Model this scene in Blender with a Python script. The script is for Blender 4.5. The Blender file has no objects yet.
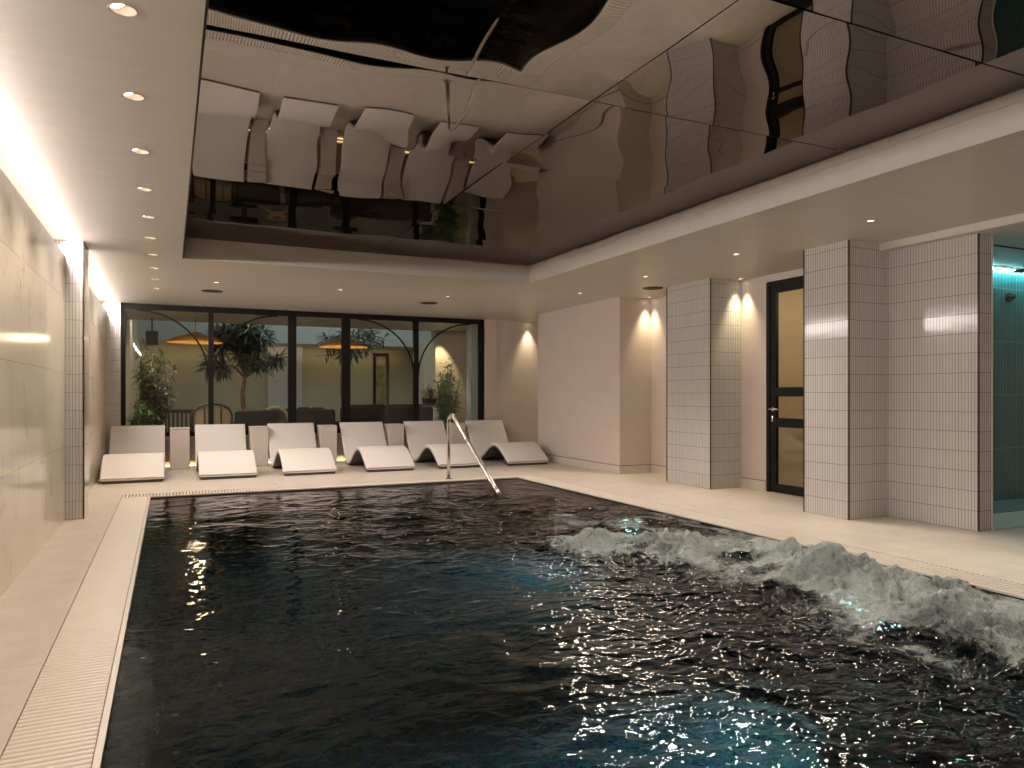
import bpy, bmesh, math, random
import numpy as np
from mathutils import Vector, Matrix
PI = math.pi
SC = bpy.context.scene
COL = SC.collection
R = random.Random(7)

# ------------------------------------------------------------------ camera, world, exposure
cam = bpy.data.cameras.new('camera'); camo = bpy.data.objects.new('camera', cam); COL.objects.link(camo)
camo.location = (0, 0, 1.12)
camo.rotation_euler = (PI/2, 0, -0.437087)
cam.sensor_fit = 'HORIZONTAL'; cam.sensor_width = 36.0
cam.lens = 732.88/1024*36
cam.shift_y = (394.79-384)/1024
cam.clip_start = 0.05; cam.clip_end = 200
SC.camera = camo
w = bpy.data.worlds.new('world'); SC.world = w; w.use_nodes = True
w.node_tree.nodes['Background'].inputs[0].default_value = (0.9, 0.8, 0.7, 1)
w.node_tree.nodes['Background'].inputs[1].default_value = 0.004
SC.view_settings.view_transform = 'Standard'
try: SC.view_settings.look = 'None'
except Exception: pass
SC.view_settings.gamma = 1.0; SC.view_settings.use_curve_mapping = False
SC.view_settings.exposure = 0.0
cy = SC.cycles
cy.max_bounces = 8; cy.diffuse_bounces = 4; cy.glossy_bounces = 5; cy.transmission_bounces = 6
cy.transparent_max_bounces = 8; cy.sample_clamp_indirect = 3.0; cy.sample_clamp_direct = 0
cy.caustics_reflective = False; cy.caustics_refractive = False; cy.blur_glossy = 0.5
cy.use_denoising = True

WARM = (1.0, 0.87, 0.75)
WARMER = (1.0, 0.74, 0.47)
CEIL = 2.505; MIR = 2.713

def spot(loc, target, power, size=1.2, blend=0.7, color=WARM, radius=0.03, name='spot_lamp'):
    l = bpy.data.lights.new(name, 'SPOT'); l.energy = power; l.color = color
    l.spot_size = size; l.spot_blend = blend; l.shadow_soft_size = radius
    o = bpy.data.objects.new(name, l); COL.objects.link(o); o.location = loc
    d = Vector(target) - Vector(loc); o.rotation_euler = d.to_track_quat('-Z', 'Y').to_euler()
    return o
def point(loc, power, color=WARM, radius=0.05, name='lamp_light'):
    l = bpy.data.lights.new(name, 'POINT'); l.energy = power; l.color = color; l.shadow_soft_size = radius
    o = bpy.data.objects.new(name, l); COL.objects.link(o); o.location = loc
    return o
def area(loc, target, sx, sy, power, color, name='area_light'):
    l = bpy.data.lights.new(name, 'AREA'); l.shape = 'RECTANGLE'; l.size = sx; l.size_y = sy
    l.energy = power; l.color = color
    o = bpy.data.objects.new(name, l); COL.objects.link(o); o.location = loc
    d = Vector(target) - Vector(loc); o.rotation_euler = d.to_track_quat('-Z', 'Y').to_euler()
    return o

# ------------------------------------------------------------------ materials
class NT:
    def __init__(s, name):
        s.m = bpy.data.materials.new(name); s.m.use_nodes = True
        s.t = s.m.node_tree; s.n = s.t.nodes; s.b = s.n['Principled BSDF']; s.out = s.n['Material Output']
    def new(s, typ, **kw):
        nd = s.n.new(typ)
        for k, v in kw.items():
            if k.startswith('i_'):
                key = k[2:]
                key = int(key) if key.isdigit() else key.replace('_', ' ')
                nd.inputs[key].default_value = v
            else: setattr(nd, k, v)
        return nd
    def link(s, a, b): s.t.links.new(a, b)
    def set(s, **kw):
        for k, v in kw.items():
            s.b.inputs[k.replace('_', ' ')].default_value = v
        return s
    def coords(s, kind='Object', scale=(1, 1, 1)):
        tc = s.new('ShaderNodeTexCoord'); mp = s.new('ShaderNodeMapping')
        mp.inputs['Scale'].default_value = scale
        s.link(tc.outputs[kind], mp.inputs[0]); return mp.outputs[0]
    def ramp(s, fac, stops):
        r = s.new('ShaderNodeValToRGB'); e = r.color_ramp.elements
        while len(e) < len(stops): e.new(0.5)
        for i, (p, c) in enumerate(stops):
            e[i].position = p; e[i].color = (*c, 1) if len(c) == 3 else c
        s.link(fac, r.inputs[0]); return r.outputs[0]
    def noise(s, vec, scale, detail=3, rough=0.5, dist=0.0):
        n = s.new('ShaderNodeTexNoise', i_Scale=scale, i_Detail=detail, i_Roughness=rough, i_Distortion=dist)
        s.link(vec, n.inputs['Vector']); return n.outputs['Fac']
    def bump(s, h, strength=0.2, dist=0.01, prev=None):
        b = s.new('ShaderNodeBump', i_Strength=strength, i_Distance=dist)
        s.link(h, b.inputs['Height'])
        if prev: s.link(prev, b.inputs['Normal'])
        s.link(b.outputs[0], s.b.inputs['Normal']); return b.outputs[0]
def c4(c): return (c[0], c[1], c[2], 1)

def mat_plain(name, col, rough=0.5, metal=0.0, spec=0.5, nscale=30, var=0.06, bump=0.05):
    t = NT(name); t.set(Roughness=rough, Metallic=metal)
    t.b.inputs['Specular IOR Level'].default_value = spec
    v = t.coords('Object'); f = t.noise(v, nscale)
    t.link(t.ramp(f, [(0.3, tuple(x*(1-var) for x in col)), (0.7, tuple(min(1, x*(1+var)) for x in col))]), t.b.inputs['Base Color'])
    if bump: t.bump(f, bump, 0.005)
    return t.m
def mat_plaster(name, col, rough=0.55, streak=(0.6, 6, 6), gloss_bump=0.12, var=0.07):
    t = NT(name); t.set(Roughness=rough)
    v = t.coords('Object', streak)
    f = t.noise(v, 2.2, 6, 0.6, 0.6)
    t.link(t.ramp(f, [(0.25, tuple(x*(1-var) for x in col)), (0.75, tuple(x*(1+var) for x in col))]), t.b.inputs['Base Color'])
    t.bump(f, gloss_bump, 0.02)
    return t.m
def mat_emit(name, col, strength):
    t = NT(name); t.set(Roughness=0.4); t.b.inputs['Base Color'].default_value = (0.8, 0.8, 0.8, 1)
    t.b.inputs['Emission Color'].default_value = c4(col); t.b.inputs['Emission Strength'].default_value = strength
    return t.m
def mat_tile(name, c1, c2, mortar, bw, rh, ms=0.0016, rough=0.12, bumpd=0.002, bs=0.6, wob=0.10):
    t = NT(name); t.set(Roughness=rough)
    v = t.coords('UV')
    br = t.new('ShaderNodeTexBrick', offset=0.0, squash=1.0)
    for k, val in (('Scale', 1.0), ('Mortar Size', ms), ('Mortar Smooth', 0.3), ('Brick Width', bw), ('Row Height', rh), ('Bias', 0.0)):
        br.inputs[k].default_value = val
    br.inputs['Color1'].default_value = c4(c1); br.inputs['Color2'].default_value = c4(c2); br.inputs['Mortar'].default_value = c4(mortar)
    t.link(v, br.inputs['Vector']); t.link(br.outputs['Color'], t.b.inputs['Base Color'])
    inv = t.new('ShaderNodeMath', operation='SUBTRACT'); inv.inputs[0].default_value = 1.0; t.link(br.outputs['Fac'], inv.inputs[1])
    b1 = t.bump(inv.outputs[0], bs, bumpd)
    n = t.noise(v, 14, 2); b2 = t.bump(n, wob, 0.006, b1)
    return t.m

M = {}
M['ceiling'] = mat_plaster('ceiling_plaster', (0.60, 0.555, 0.50), 0.42, (0.7, 7, 7), 0.10, 0.05)
M['fascia'] = mat_plaster('fascia_plaster', (0.60, 0.545, 0.495), 0.5, (1, 3, 6), 0.08, 0.04)
M['wall'] = mat_plaster('wall_plaster', (0.60, 0.52, 0.46), 0.5, (1.2, 1.2, 2.0), 0.10, 0.05)
M['cream'] = mat_plaster('cream_plaster', (0.66, 0.58, 0.44), 0.55, (1, 1, 1.5), 0.08, 0.05)
M['tile'] = mat_tile('fluted_tile', (0.585, 0.56, 0.53), (0.555, 0.53, 0.50), (0.15, 0.125, 0.10), 0.0275, 0.163, 0.0021, 0.1)
M['tile_left'] = mat_tile('fluted_tile_left', (0.62, 0.60, 0.57), (0.57, 0.55, 0.52), (0.19, 0.16, 0.13), 0.0255, 0.163, 0.0019)
M['teal_tile'] = mat_tile('teal_tile', (0.02, 0.16, 0.17), (0.015, 0.12, 0.135), (0.22, 0.34, 0.34), 0.056, 0.56, 0.003, 0.2)
M['trim'] = mat_plain('dark_bronze_trim', (0.035, 0.025, 0.02), 0.35, 0.6)
M['black'] = mat_plain('black_frame_paint', (0.008, 0.006, 0.005), 0.5, 0.0, 0.2)
M['steel'] = mat_plain('brushed_steel', (0.72, 0.68, 0.62), 0.18, 1.0, bump=0.01)
M['cushion'] = mat_plain('lounger_foam', (0.70, 0.655, 0.61), 0.75, 0, 0.3, 60, 0.03, 0.12)
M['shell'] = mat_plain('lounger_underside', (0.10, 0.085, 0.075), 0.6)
M['table'] = mat_plain('side_table_paint', (0.62, 0.545, 0.49), 0.55, 0, 0.4, 12, 0.03)
M['led'] = mat_emit('led_strip_glow', (1.0, 0.93, 0.86), 6)
M['led_warm'] = mat_emit('warm_led_strip', (1.0, 0.78, 0.42), 5.5)
M['led_cyan'] = mat_emit('shower_led_glow', (0.40, 0.95, 1.0), 55)
M['lens'] = mat_emit('lamp_lens_glow', (1.0, 0.86, 0.68), 40)
M['can'] = mat_plain('downlight_baffle', (0.30, 0.25, 0.20), 0.5)
M['lens_soft'] = mat_emit('soft_lens_glow', (1.0, 0.88, 0.72), 14)
M['dark'] = mat_plain('dark_speaker_cloth', (0.035, 0.03, 0.026), 0.8)
M['skirt'] = mat_plain('stone_skirting', (0.60, 0.54, 0.48), 0.35, 0, 0.5, 25)
M['grate'] = mat_plain('grate_plastic', (0.70, 0.63, 0.53), 0.3, 0, 0.5, 8, 0.03, 0)
M['grate_base'] = mat_plain('grate_channel', (0.36, 0.31, 0.25), 0.6)
M['olive'] = mat_plaster('olive_plaster', (0.42, 0.375, 0.25), 0.7, (0.5, 1, 1), 0.05, 0.08)
M['paleblue'] = mat_plaster('pale_blue_plaster', (0.52, 0.56, 0.52), 0.8, (0.5, 1, 1), 0.05, 0.05)
M['sofa'] = mat_plain('charcoal_upholstery', (0.018, 0.013, 0.011), 0.85)
M['sofa_tan'] = mat_plain('taupe_upholstery', (0.20, 0.165, 0.13), 0.85)
M['wood_dark'] = mat_plain('dark_wood', (0.045, 0.028, 0.018), 0.4)
M['cane'] = mat_plain('woven_cane', (0.42, 0.30, 0.16), 0.7, 0, 0.3, 90, 0.25)
M['shade'] = mat_plain('woven_lamp_shade', (0.62, 0.34, 0.10), 0.8, 0, 0.2, 60, 0.2)
M['bulb'] = mat_emit('pendant_bulb_glow', (1.0, 0.62, 0.25), 14)
M['bark'] = mat_plain('tree_bark', (0.26, 0.17, 0.085), 0.85, 0, 0.2, 14, 0.4, 0.5)
def mat_leaf(name, c1, c2):
    t = NT(name); t.set(Roughness=0.38)
    v = t.coords('Object'); f = t.noise(v, 6, 2)
    t.link(t.ramp(f, [(0.35, c1), (0.65, c2)]), t.b.inputs['Base Color'])
    t.b.inputs['Transmission Weight'].default_value = 0.0
    t.b.inputs['Subsurface Weight'].default_value = 0.0
    return t.m
M['leaf_dark'] = mat_leaf('dark_leaf', (0.018, 0.045, 0.022), (0.05, 0.09, 0.03))
M['leaf'] = mat_leaf('green_leaf', (0.05, 0.14, 0.025), (0.12, 0.26, 0.05))
M['leaf_olive'] = mat_leaf('olive_leaf', (0.06, 0.075, 0.025), (0.12, 0.14, 0.045))
M['pot'] = mat_plain('planter_clay', (0.06, 0.05, 0.04), 0.7)
M['glass_art'] = mat_plain('art_panel_paint', (0.30, 0.24, 0.09), 0.4, 0, 0.5, 5, 0.5)
M['lounge_floor'] = mat_plain('lounge_floor_stone', (0.22, 0.18, 0.14), 0.4)
M['tray'] = mat_plain('shower_floor_stone', (0.13, 0.17, 0.18), 0.4)
M['vase'] = mat_plain('glazed_vase', (0.55, 0.46, 0.33), 0.3)

def mat_marble():
    t = NT('cream_veined_marble'); t.set(Roughness=0.13)
    v = t.coords('UV')
    base = t.noise(v, 1.3, 5, 0.55, 0.5)
    bc = t.ramp(base, [(0.3, (0.66, 0.575, 0.465)), (0.7, (0.74, 0.655, 0.54))])
    mp = t.new('ShaderNodeMapping'); mp.inputs['Rotation'].default_value = (0, 0, 0.35); mp.inputs['Scale'].default_value = (2.2, 0.75, 1)
    t.link(v, mp.inputs[0])
    vn = t.noise(mp.outputs[0], 1.7, 6, 0.55, 1.1)
    ab = t.new('ShaderNodeMath', operation='SUBTRACT'); t.link(vn, ab.inputs[0]); ab.inputs[1].default_value = 0.5
    a2 = t.new('ShaderNodeMath', operation='ABSOLUTE'); t.link(ab.outputs[0], a2.inputs[0])
    msk = t.noise(v, 2.6, 2, 0.5)
    line = t.ramp(a2.outputs[0], [(0.0, (1, 1, 1)), (0.012, (0, 0, 0))])
    mk = t.ramp(msk, [(0.50, (0, 0, 0)), (0.60, (1, 1, 1))])
    mm = t.new('ShaderNodeMath', operation='MULTIPLY'); t.link(line, mm.inputs[0]); t.link(mk, mm.inputs[1])
    m2 = t.new('ShaderNodeMath', operation='MULTIPLY'); t.link(mm.outputs[0], m2.inputs[0]); m2.inputs[1].default_value = 0.6
    mix = t.new('ShaderNodeMix', data_type='RGBA'); t.link(m2.outputs[0], mix.inputs[0]); t.link(bc, mix.inputs[6]); mix.inputs[7].default_value = (0.25, 0.16, 0.08, 1)
    br = t.new('ShaderNodeTexBrick', offset=0.5)
    for k, val in (('Scale', 1.0), ('Mortar Size', 0.0014), ('Brick Width', 2.6), ('Row Height', 0.66)):
        br.inputs[k].default_value = val
    t.link(v, br.inputs['Vector'])
    mx = t.new('ShaderNodeMix', data_type='RGBA'); t.link(br.outputs['Fac'], mx.inputs[0]); t.link(mix.outputs[2], mx.inputs[6]); mx.inputs[7].default_value = (0.22, 0.17, 0.12, 1)
    t.link(mx.outputs[2], t.b.inputs['Base Color'])
    return t.m
M['marble'] = mat_marble()

def mat_floor():
    t = NT('limestone_floor_tile'); t.set(Roughness=0.42)
    v = t.coords('UV')
    f = t.noise(v, 5, 6, 0.6); g = t.noise(v, 60, 3, 0.6)
    ad = t.new('ShaderNodeMath', operation='ADD'); t.link(f, ad.inputs[0]); t.link(g, ad.inputs[1])
    hf = t.new('ShaderNodeMath', operation='MULTIPLY'); t.link(ad.outputs[0], hf.inputs[0]); hf.inputs[1].default_value = 0.5
    bc = t.ramp(hf.outputs[0], [(0.38, (0.52, 0.455, 0.385)), (0.62, (0.62, 0.555, 0.48))])
    br = t.new('ShaderNodeTexBrick', offset=0.0)
    for k, val in (('Scale', 1.0), ('Mortar Size', 0.002), ('Brick Width', 1.2), ('Row Height', 1.2)):
        br.inputs[k].default_value = val
    t.link(v, br.inputs['Vector'])
    mx = t.new('ShaderNodeMix', data_type='RGBA'); t.link(br.outputs['Fac'], mx.inputs[0]); t.link(bc, mx.inputs[6]); mx.inputs[7].default_value = (0.38, 0.31, 0.25, 1)
    t.link(mx.outputs[2], t.b.inputs['Base Color']); t.bump(g, 0.08, 0.002)
    return t.m
M['floor'] = mat_floor()

def mat_mosaic():
    t = NT('dark_pool_mosaic'); t.set(Roughness=0.25)
    v = t.coords('UV')
    vo = t.new('ShaderNodeTexVoronoi', i_Scale=38.0, distance='CHEBYCHEV', i_Randomness=0.0)
    t.link(v, vo.inputs['Vector'])
    cr = t.new('ShaderNodeSeparateColor'); t.link(vo.outputs['Color'], cr.inputs[0])
    col = t.ramp(cr.outputs[0], [(0.0, (0.003, 0.006, 0.007)), (0.45, (0.006, 0.020, 0.022)), (0.65, (0.010, 0.05, 0.05)), (0.82, (0.015, 0.022, 0.07)), (1.0, (0.03, 0.02, 0.05))])
    t.link(col, t.b.inputs['Base Color'])
    return t.m
M['mosaic'] = mat_mosaic()

def mat_mirror():
    t = NT('smoked_mirror'); t.set(Metallic=1.0, Roughness=0.015)
    v = t.coords('Object'); f = t.noise(v, 0.6, 2)
    t.link(t.ramp(f, [(0.2, (0.33, 0.31, 0.30)), (0.8, (0.335, 0.315, 0.305))]), t.b.inputs['Base Color'])
    t.b.inputs['Specular Tint'].default_value = (0.45, 0.42, 0.40, 1)
    return t.m
M['mirror'] = mat_mirror()

def mat_glass(name='clear_glass', tint=(0.93, 0.95, 0.93)):
    t = NT(name)
    tr = t.new('ShaderNodeBsdfTransparent'); tr.inputs[0].default_value = c4(tint)
    gl = t.new('ShaderNodeBsdfGlossy'); gl.inputs['Roughness'].default_value = 0.01
    fr = t.new('ShaderNodeFresnel')
    ge = t.new('ShaderNodeNewGeometry'); io = t.new('ShaderNodeMix', data_type='FLOAT')
    t.link(ge.outputs['Backfacing'], io.inputs[0]); io.inputs[2].default_value = 1.45; io.inputs[3].default_value = 1/1.45
    t.link(io.outputs[0], fr.inputs[0])
    f2 = t.new('ShaderNodeMath', operation='MULTIPLY'); t.link(fr.outputs[0], f2.inputs[0]); f2.inputs[1].default_value = 0.9
    mx = t.new('ShaderNodeMixShader'); t.link(f2.outputs[0], mx.inputs[0]); t.link(tr.outputs[0], mx.inputs[1]); t.link(gl.outputs[0], mx.inputs[2])
    t.link(mx.outputs[0], t.out.inputs[0])
    return t.m
M['glass'] = mat_glass()

def mat_water():
    t = NT('pool_water')
    v = t.coords('Object')
    t.set(Roughness=0.03, IOR=1.18); t.b.inputs['Transmission Weight'].default_value = 1.0
    t.b.inputs['Base Color'].default_value = (0.50, 0.80, 0.82, 1)
    at = t.new('ShaderNodeAttribute', attribute_name='foam')
    ch = t.new('ShaderNodeAttribute', attribute_name='chop')
    vs_ = t.coords('Object', (0.8, 1.25, 1)); n1 = t.noise(vs_, 10.5, 2, 0.45, 0.5)
    mul = t.new('ShaderNodeMath', operation='MULTIPLY'); t.link(n1, mul.inputs[0]); t.link(ch.outputs['Fac'], mul.inputs[1])
    b1 = t.bump(mul.outputs[0], 1.0, 0.027)
    ro = t.new('ShaderNodeMath', operation='MULTIPLY_ADD'); t.link(ch.outputs['Fac'], ro.inputs[0]); ro.inputs[1].default_value = 0.03; ro.inputs[2].default_value = 0.01
    t.link(ro.outputs[0], t.b.inputs['Roughness'])
    fo = NTfoam = t.new('ShaderNodeBsdfPrincipled')
    fo.inputs['Base Color'].default_value = (0.74, 0.82, 0.75, 1); fo.inputs['Roughness'].default_value = 0.35
    n2 = t.noise(v, 34, 5, 0.7)
    bb = t.new('ShaderNodeBump', i_Strength=1.0, i_Distance=0.08); t.link(n2, bb.inputs['Height']); t.link(bb.outputs[0], fo.inputs['Normal'])
    n3 = t.noise(v, 12, 6, 0.78, 1.2)
    ad = t.new('ShaderNodeMath', operation='MULTIPLY'); t.link(at.outputs['Fac'], ad.inputs[0]); t.link(n3, ad.inputs[1])
    rp = t.ramp(ad.outputs[0], [(0.0, (0, 0, 0)), (0.24, (0, 0, 0)), (0.50, (0.95, 0.95, 0.95))])
    mx = t.new('ShaderNodeMixShader'); t.link(rp, mx.inputs[0]); t.link(t.b.outputs[0], mx.inputs[1]); t.link(fo.outputs[0], mx.inputs[2])
    t.link(mx.outputs[0], t.out.inputs[0])
    return t.m
M['water'] = mat_water()
M['drop'] = mat_plain('water_drop', (0.66, 0.70, 0.66), 0.15, 0, 0.5, 30, 0.02, 0)

# ------------------------------------------------------------------ mesh helpers
class MB:
    def __init__(s): s.v = []; s.f = []; s.mi = []
    def add(s, vs, fs, mi=0):
        o = len(s.v); s.v += [tuple(x) for x in vs]; s.f += [tuple(i+o for i in f) for f in fs]; s.mi += [mi]*len(fs); return s
    def box(s, x0, x1, y0, y1, z0, z1, mi=0):
        vs = [(x, y, z) for z in (z0, z1) for y in (y0, y1) for x in (x0, x1)]
        return s.add(vs, [(0, 2, 3, 1), (4, 5, 7, 6), (0, 1, 5, 4), (2, 6, 7, 3), (0, 4, 6, 2), (1, 3, 7, 5)], mi)
    def bbox(s, x0, x1, y0, y1, z0, z1, b=0.01, mi=0, seg=2):
        bm = bmesh.new(); bmesh.ops.create_cube(bm, size=1)
        for v in bm.verts:
            v.co = Vector(((x0+x1)/2+v.co.x*(x1-x0), (y0+y1)/2+v.co.y*(y1-y0), (z0+z1)/2+v.co.z*(z1-z0)))
        bmesh.ops.bevel(bm, geom=bm.edges[:], offset=b, segments=seg, affect='EDGES', profile=0.5)
        return s.bm(bm, mi)
    def bm(s, bm, mi=0, M4=None):
        bm.verts.index_update(); vs = [(M4 @ v.co if M4 else v.co)[:] for v in bm.verts]
        s.add(vs, [tuple(v.index for v in f.verts) for f in bm.faces], mi); bm.free(); return s
    def tube(s, pts, rad, n=12, mi=0, cap=True):
        pts = [Vector(p) for p in pts]; k = len(pts)
        rads = rad if isinstance(rad, (list, tuple)) else [rad]*k
        vs = []; up = None
        for i, p in enumerate(pts):
            d = (pts[min(i+1, k-1)] - pts[max(i-1, 0)]).normalized()
            if up is None: up = d.orthogonal().normalized()
            up = (up - d*up.dot(d)).normalized(); sd = d.cross(up)
            for j in range(n):
                a = 2*PI*j/n; vs.append(p + (up*math.cos(a) + sd*math.sin(a))*rads[i])
        fs = [(i*n+j, i*n+(j+1) % n, (i+1)*n+(j+1) % n, (i+1)*n+j) for i in range(k-1) for j in range(n)]
        if cap: fs += [tuple(range(n-1, -1, -1)), tuple((k-1)*n+j for j in range(n))]
        return s.add(vs, fs, mi)
    def lathe(s, prof, c=(0, 0, 0), n=32, mi=0):
        vs = [(c[0]+r*math.cos(2*PI*j/n), c[1]+r*math.sin(2*PI*j/n), c[2]+z) for r, z in prof for j in range(n)]
        fs = [(i*n+j, i*n+(j+1) % n, (i+1)*n+(j+1) % n, (i+1)*n+j) for i in range(len(prof)-1) for j in range(n)]
        return s.add(vs, fs, mi)
    def build(s, name, mats, parent=None, smooth=False, loc=None):
        me = bpy.data.meshes.new(name); me.from_pydata(s.v, [], s.f)
        mats = mats if isinstance(mats, (list, tuple)) else [mats]
        for m in mats: me.materials.append(m)
        me.polygons.foreach_set('material_index', s.mi)
        me.update(); uv = me.uv_layers.new(name='UVMap')
        for p in me.polygons:
            nx, ny, nz = abs(p.normal.x), abs(p.normal.y), abs(p.normal.z)
            for li in p.loop_indices:
                co = me.vertices[me.loops[li].vertex_index].co
                uv.data[li].uv = (co.y, co.z) if nx >= ny and nx >= nz else ((co.x, co.z) if ny >= nz else (co.x, co.y))
            p.use_smooth = smooth
        o = bpy.data.objects.new(name, me); COL.objects.link(o)
        if parent: o.parent = parent
        if loc: o.location = loc
        return o
def tag(o, label=None, cat=None, group=None, kind=None):
    for k, v in (('label', label), ('category', cat), ('group', group), ('kind', kind)):
        if v: o[k] = v
    return o
def thing(name, label, cat, loc=(0, 0, 0), rz=0, group=None):
    o = bpy.data.objects.new(name, None); COL.objects.link(o); o.location = loc; o.rotation_euler = (0, 0, rz)
    return tag(o, label, cat, group)
def struct(name, mb, mats, parent=None, smooth=False):
    o = mb.build(name, mats, parent, smooth)
    if not parent: o['kind'] = 'structure'
    return o
def copy_tree(o, parent=None):
    c = o.copy(); COL.objects.link(c); c.parent = parent
    for ch in o.children: copy_tree(ch, c)
    return c
def smooth_angle(o, ang=0.6):
    for p in o.data.polygons: p.use_smooth = True
    try:
        m = o.modifiers.new('edge_split', 'EDGE_SPLIT'); m.split_angle = ang
    except Exception: pass

# ------------------------------------------------------------------ room dimensions
PX0, PX1, PY0, PY1 = -0.19, 4.29, -2.4, 8.98      # pool
GW = 0.285                                          # grate width
XL, XR, YB, YF = -0.85, 9.0, -3.2, 12.45
RX0, RX1, RY0, RY1 = 0.115, 4.045, -2.6, 8.16       # ceiling recess

# floor (four slabs round the pool)
mb = MB()
mb.box(XL-0.1, PX0-GW, YB, YF+0.1, -0.12, 0)
mb.box(PX1+GW, XR+0.1, YB, YF+0.1, -0.12, 0)
mb.box(PX0-GW, PX1+GW, PY1+GW, YF+0.1, -0.12, 0)
mb.box(PX0-GW, PX1+GW, YB, PY0-GW, -0.12, 0)
struct('floor', mb, M['floor'])
# pool basin
mb = MB(); D = -1.35
x0, x1, y0, y1 = PX0, PX1, PY0, PY1
mb.add([(x0, y0, D), (x1, y0, D), (x1, y1, D), (x0, y1, D)], [(0, 1, 2, 3)])
for a, b in (((x0, y0), (x1, y0)), ((x1, y0), (x1, y1)), ((x1, y1), (x0, y1)), ((x0, y1), (x0, y0))):
    mb.add([(*a, D), (*b, D), (*b, -0.012), (*a, -0.012)], [(3, 2, 1, 0)])
# shallow tiled ledge along the sides just under the water line
mb.box(x0, x0+0.13, y0, y1, -0.22, -0.062)
mb.box(x1-0.05, x1, y0, y1, -0.22, -0.062)
for k in range(4):    # entry steps under the handrail
    mb.box(2.9, x1-0.05, y1-0.3*(k+1), y1-0.3*k, D, -0.22-0.24*k)
struct('pool_basin', mb, M['mosaic'])
# pool coping strips
mb = MB(); cw = 0.022
mb.box(x0-cw, x0, y0-cw, y1+cw, -0.06, 0.001); mb.box(x1, x1+cw, y0-cw, y1+cw, -0.06, 0.001)
mb.box(x0, x1, y1, y1+cw, -0.06, 0.001); mb.box(x0, x1, y0-cw, y0, -0.06, 0.001)
struct('trim_1', mb, M['grate'])
# overflow grates: slats across the channel, channel bed below
def grate(label, x0, x1, y0, y1, along):
    t = thing('overflow_grate', label, 'grate', ((x0+x1)/2, (y0+y1)/2, 0), 0, 'overflow gratings around the pool')
    cx, cyy = (x0+x1)/2, (y0+y1)/2
    b = MB(); b.box(x0-cx, x1-cx, y0-cyy, y1-cyy, -0.12, -0.022)
    b.build('channel', M['grate_base'], t)
    s = MB(); pitch = 0.034; wd = 0.0235
    L0, L1 = (y0, y1) if along == 'y' else (x0, x1)
    n = int((L1-L0)/pitch)
    for i in range(n):
        c = L0 + (i+0.5)*(L1-L0)/n
        if along == 'y':
            prof = [(c-wd/2-cyy, -0.004), (c-wd/3-cyy, 0.0), (c+wd/3-cyy, 0.0), (c+wd/2-cyy, -0.004)]
            vs = [(X-cx, p, z) for X in (x0+0.004, x1-0.004) for p, z in prof] + [(X-cx, p, -0.02) for X in (x0+0.004, x1-0.004) for p in (prof[0][0], prof[3][0])]
        else:
            prof = [(c-wd/2-cx, -0.004), (c-wd/3-cx, 0.0), (c+wd/3-cx, 0.0), (c+wd/2-cx, -0.004)]
            vs = [(p, Y-cyy, z) for Y in (y0+0.004, y1-0.004) for p, z in prof] + [(p, Y-cyy, -0.02) for Y in (y0+0.004, y1-0.004) for p in (prof[0][0], prof[3][0])]
        s.add(vs, [(0, 1, 5, 4), (1, 2, 6, 5), (2, 3, 7, 6), (8, 0, 4, 10), (3, 9, 11, 7), (8, 9, 3, 2, 1, 0), (4, 5, 6, 7, 11, 10)])
    o = s.build('slat_grid', M['grate'], t); o['kind'] = 'stuff'
    return t
grate('cream slatted overflow grating along the left edge of the pool', PX0-GW, PX0-cw, PY0, PY1+cw, 'y')
grate('cream slatted overflow grating along the right edge of the pool, by the bubbling jets', PX1+cw, PX1+GW, PY0, PY1+cw, 'y')
grate('cream slatted overflow grating across the far end of the pool, in front of the loungers', PX0-GW, PX1+GW, PY1+cw, PY1+GW, 'x')

# ------------------------------------------------------------------ ceiling with holes
# downlight positions: (x, y, aim offset, power, label)
LROW = [2.135+0.8475*i for i in range(-3, 11)]
DL = []
near_names = {3: 'nearest of those in sight, at the top edge of the picture'}
ordn = ['nearest in view', 'second from the nearest', 'third from the nearest', 'fourth from the nearest', 'fifth from the nearest', 'sixth from the nearest', 'seventh from the nearest', 'eighth from the nearest', 'ninth from the nearest', 'tenth, last before the window wall']
for i, y in enumerate(LROW):
    k = i-4
    lab = ('glowing recessed downlight in the row along the left ceiling, %s' % ordn[k]) if 0 <= k < 10 else 'recessed downlight of the left ceiling row, out of view behind the viewer (%s)' % ['fourth back', 'third back', 'second back', 'first back'][i] if k < 0 else None
    DL.append((-0.152, y, (-0.40, 0.0), 'L', lab))
for k, y in enumerate((8.65, 7.13, 5.605, 4.08, 2.555, 1.03, -0.5)):
    lab = ['small ceiling downlight over the right deck, farthest, by the pink wall', 'small ceiling downlight over the right deck, before the tiled pillar beside the black door', 'small ceiling downlight over the right deck, level with the black door', 'small ceiling downlight over the right deck, nearest, above the tiled corner', 'downlight of the right deck row just outside the right edge', 'downlight of the right deck row abreast of the viewer', 'downlight of the right deck row behind the viewer'][k]
    DL.append((5.06, y, (0.0, 0.0), 'R', lab))
for x, lab in ((0.52, 'small ceiling downlight over the loungers, leftmost, in front of the left black speaker disc'), (2.04, 'small ceiling downlight over the loungers, middle one'), (3.55, 'small ceiling downlight over the loungers, in front of the middle black speaker disc')):
    DL.append((x, 9.73, (0, 0.0), 'F', lab))
for x, lab in ((0.49, 'tiny ceiling downlight close to the window, leftmost'), (1.70, 'tiny ceiling downlight close to the window, second from left'), (2.93, 'tiny ceiling downlight close to the window, third from left'), (4.15, 'tiny ceiling downlight close to the window, rightmost')):
    DL.append((x, 12.27, (0, 0), 'W', lab))
DL.append((6.185, 8.625, (0, 0), 'N', 'ceiling downlight washing the cream corner left of the first tiled pillar'))
DL.append((6.185, 6.775, (0, 0), 'N', 'ceiling downlight washing the corner between the first tiled pillar and black door'))
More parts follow.
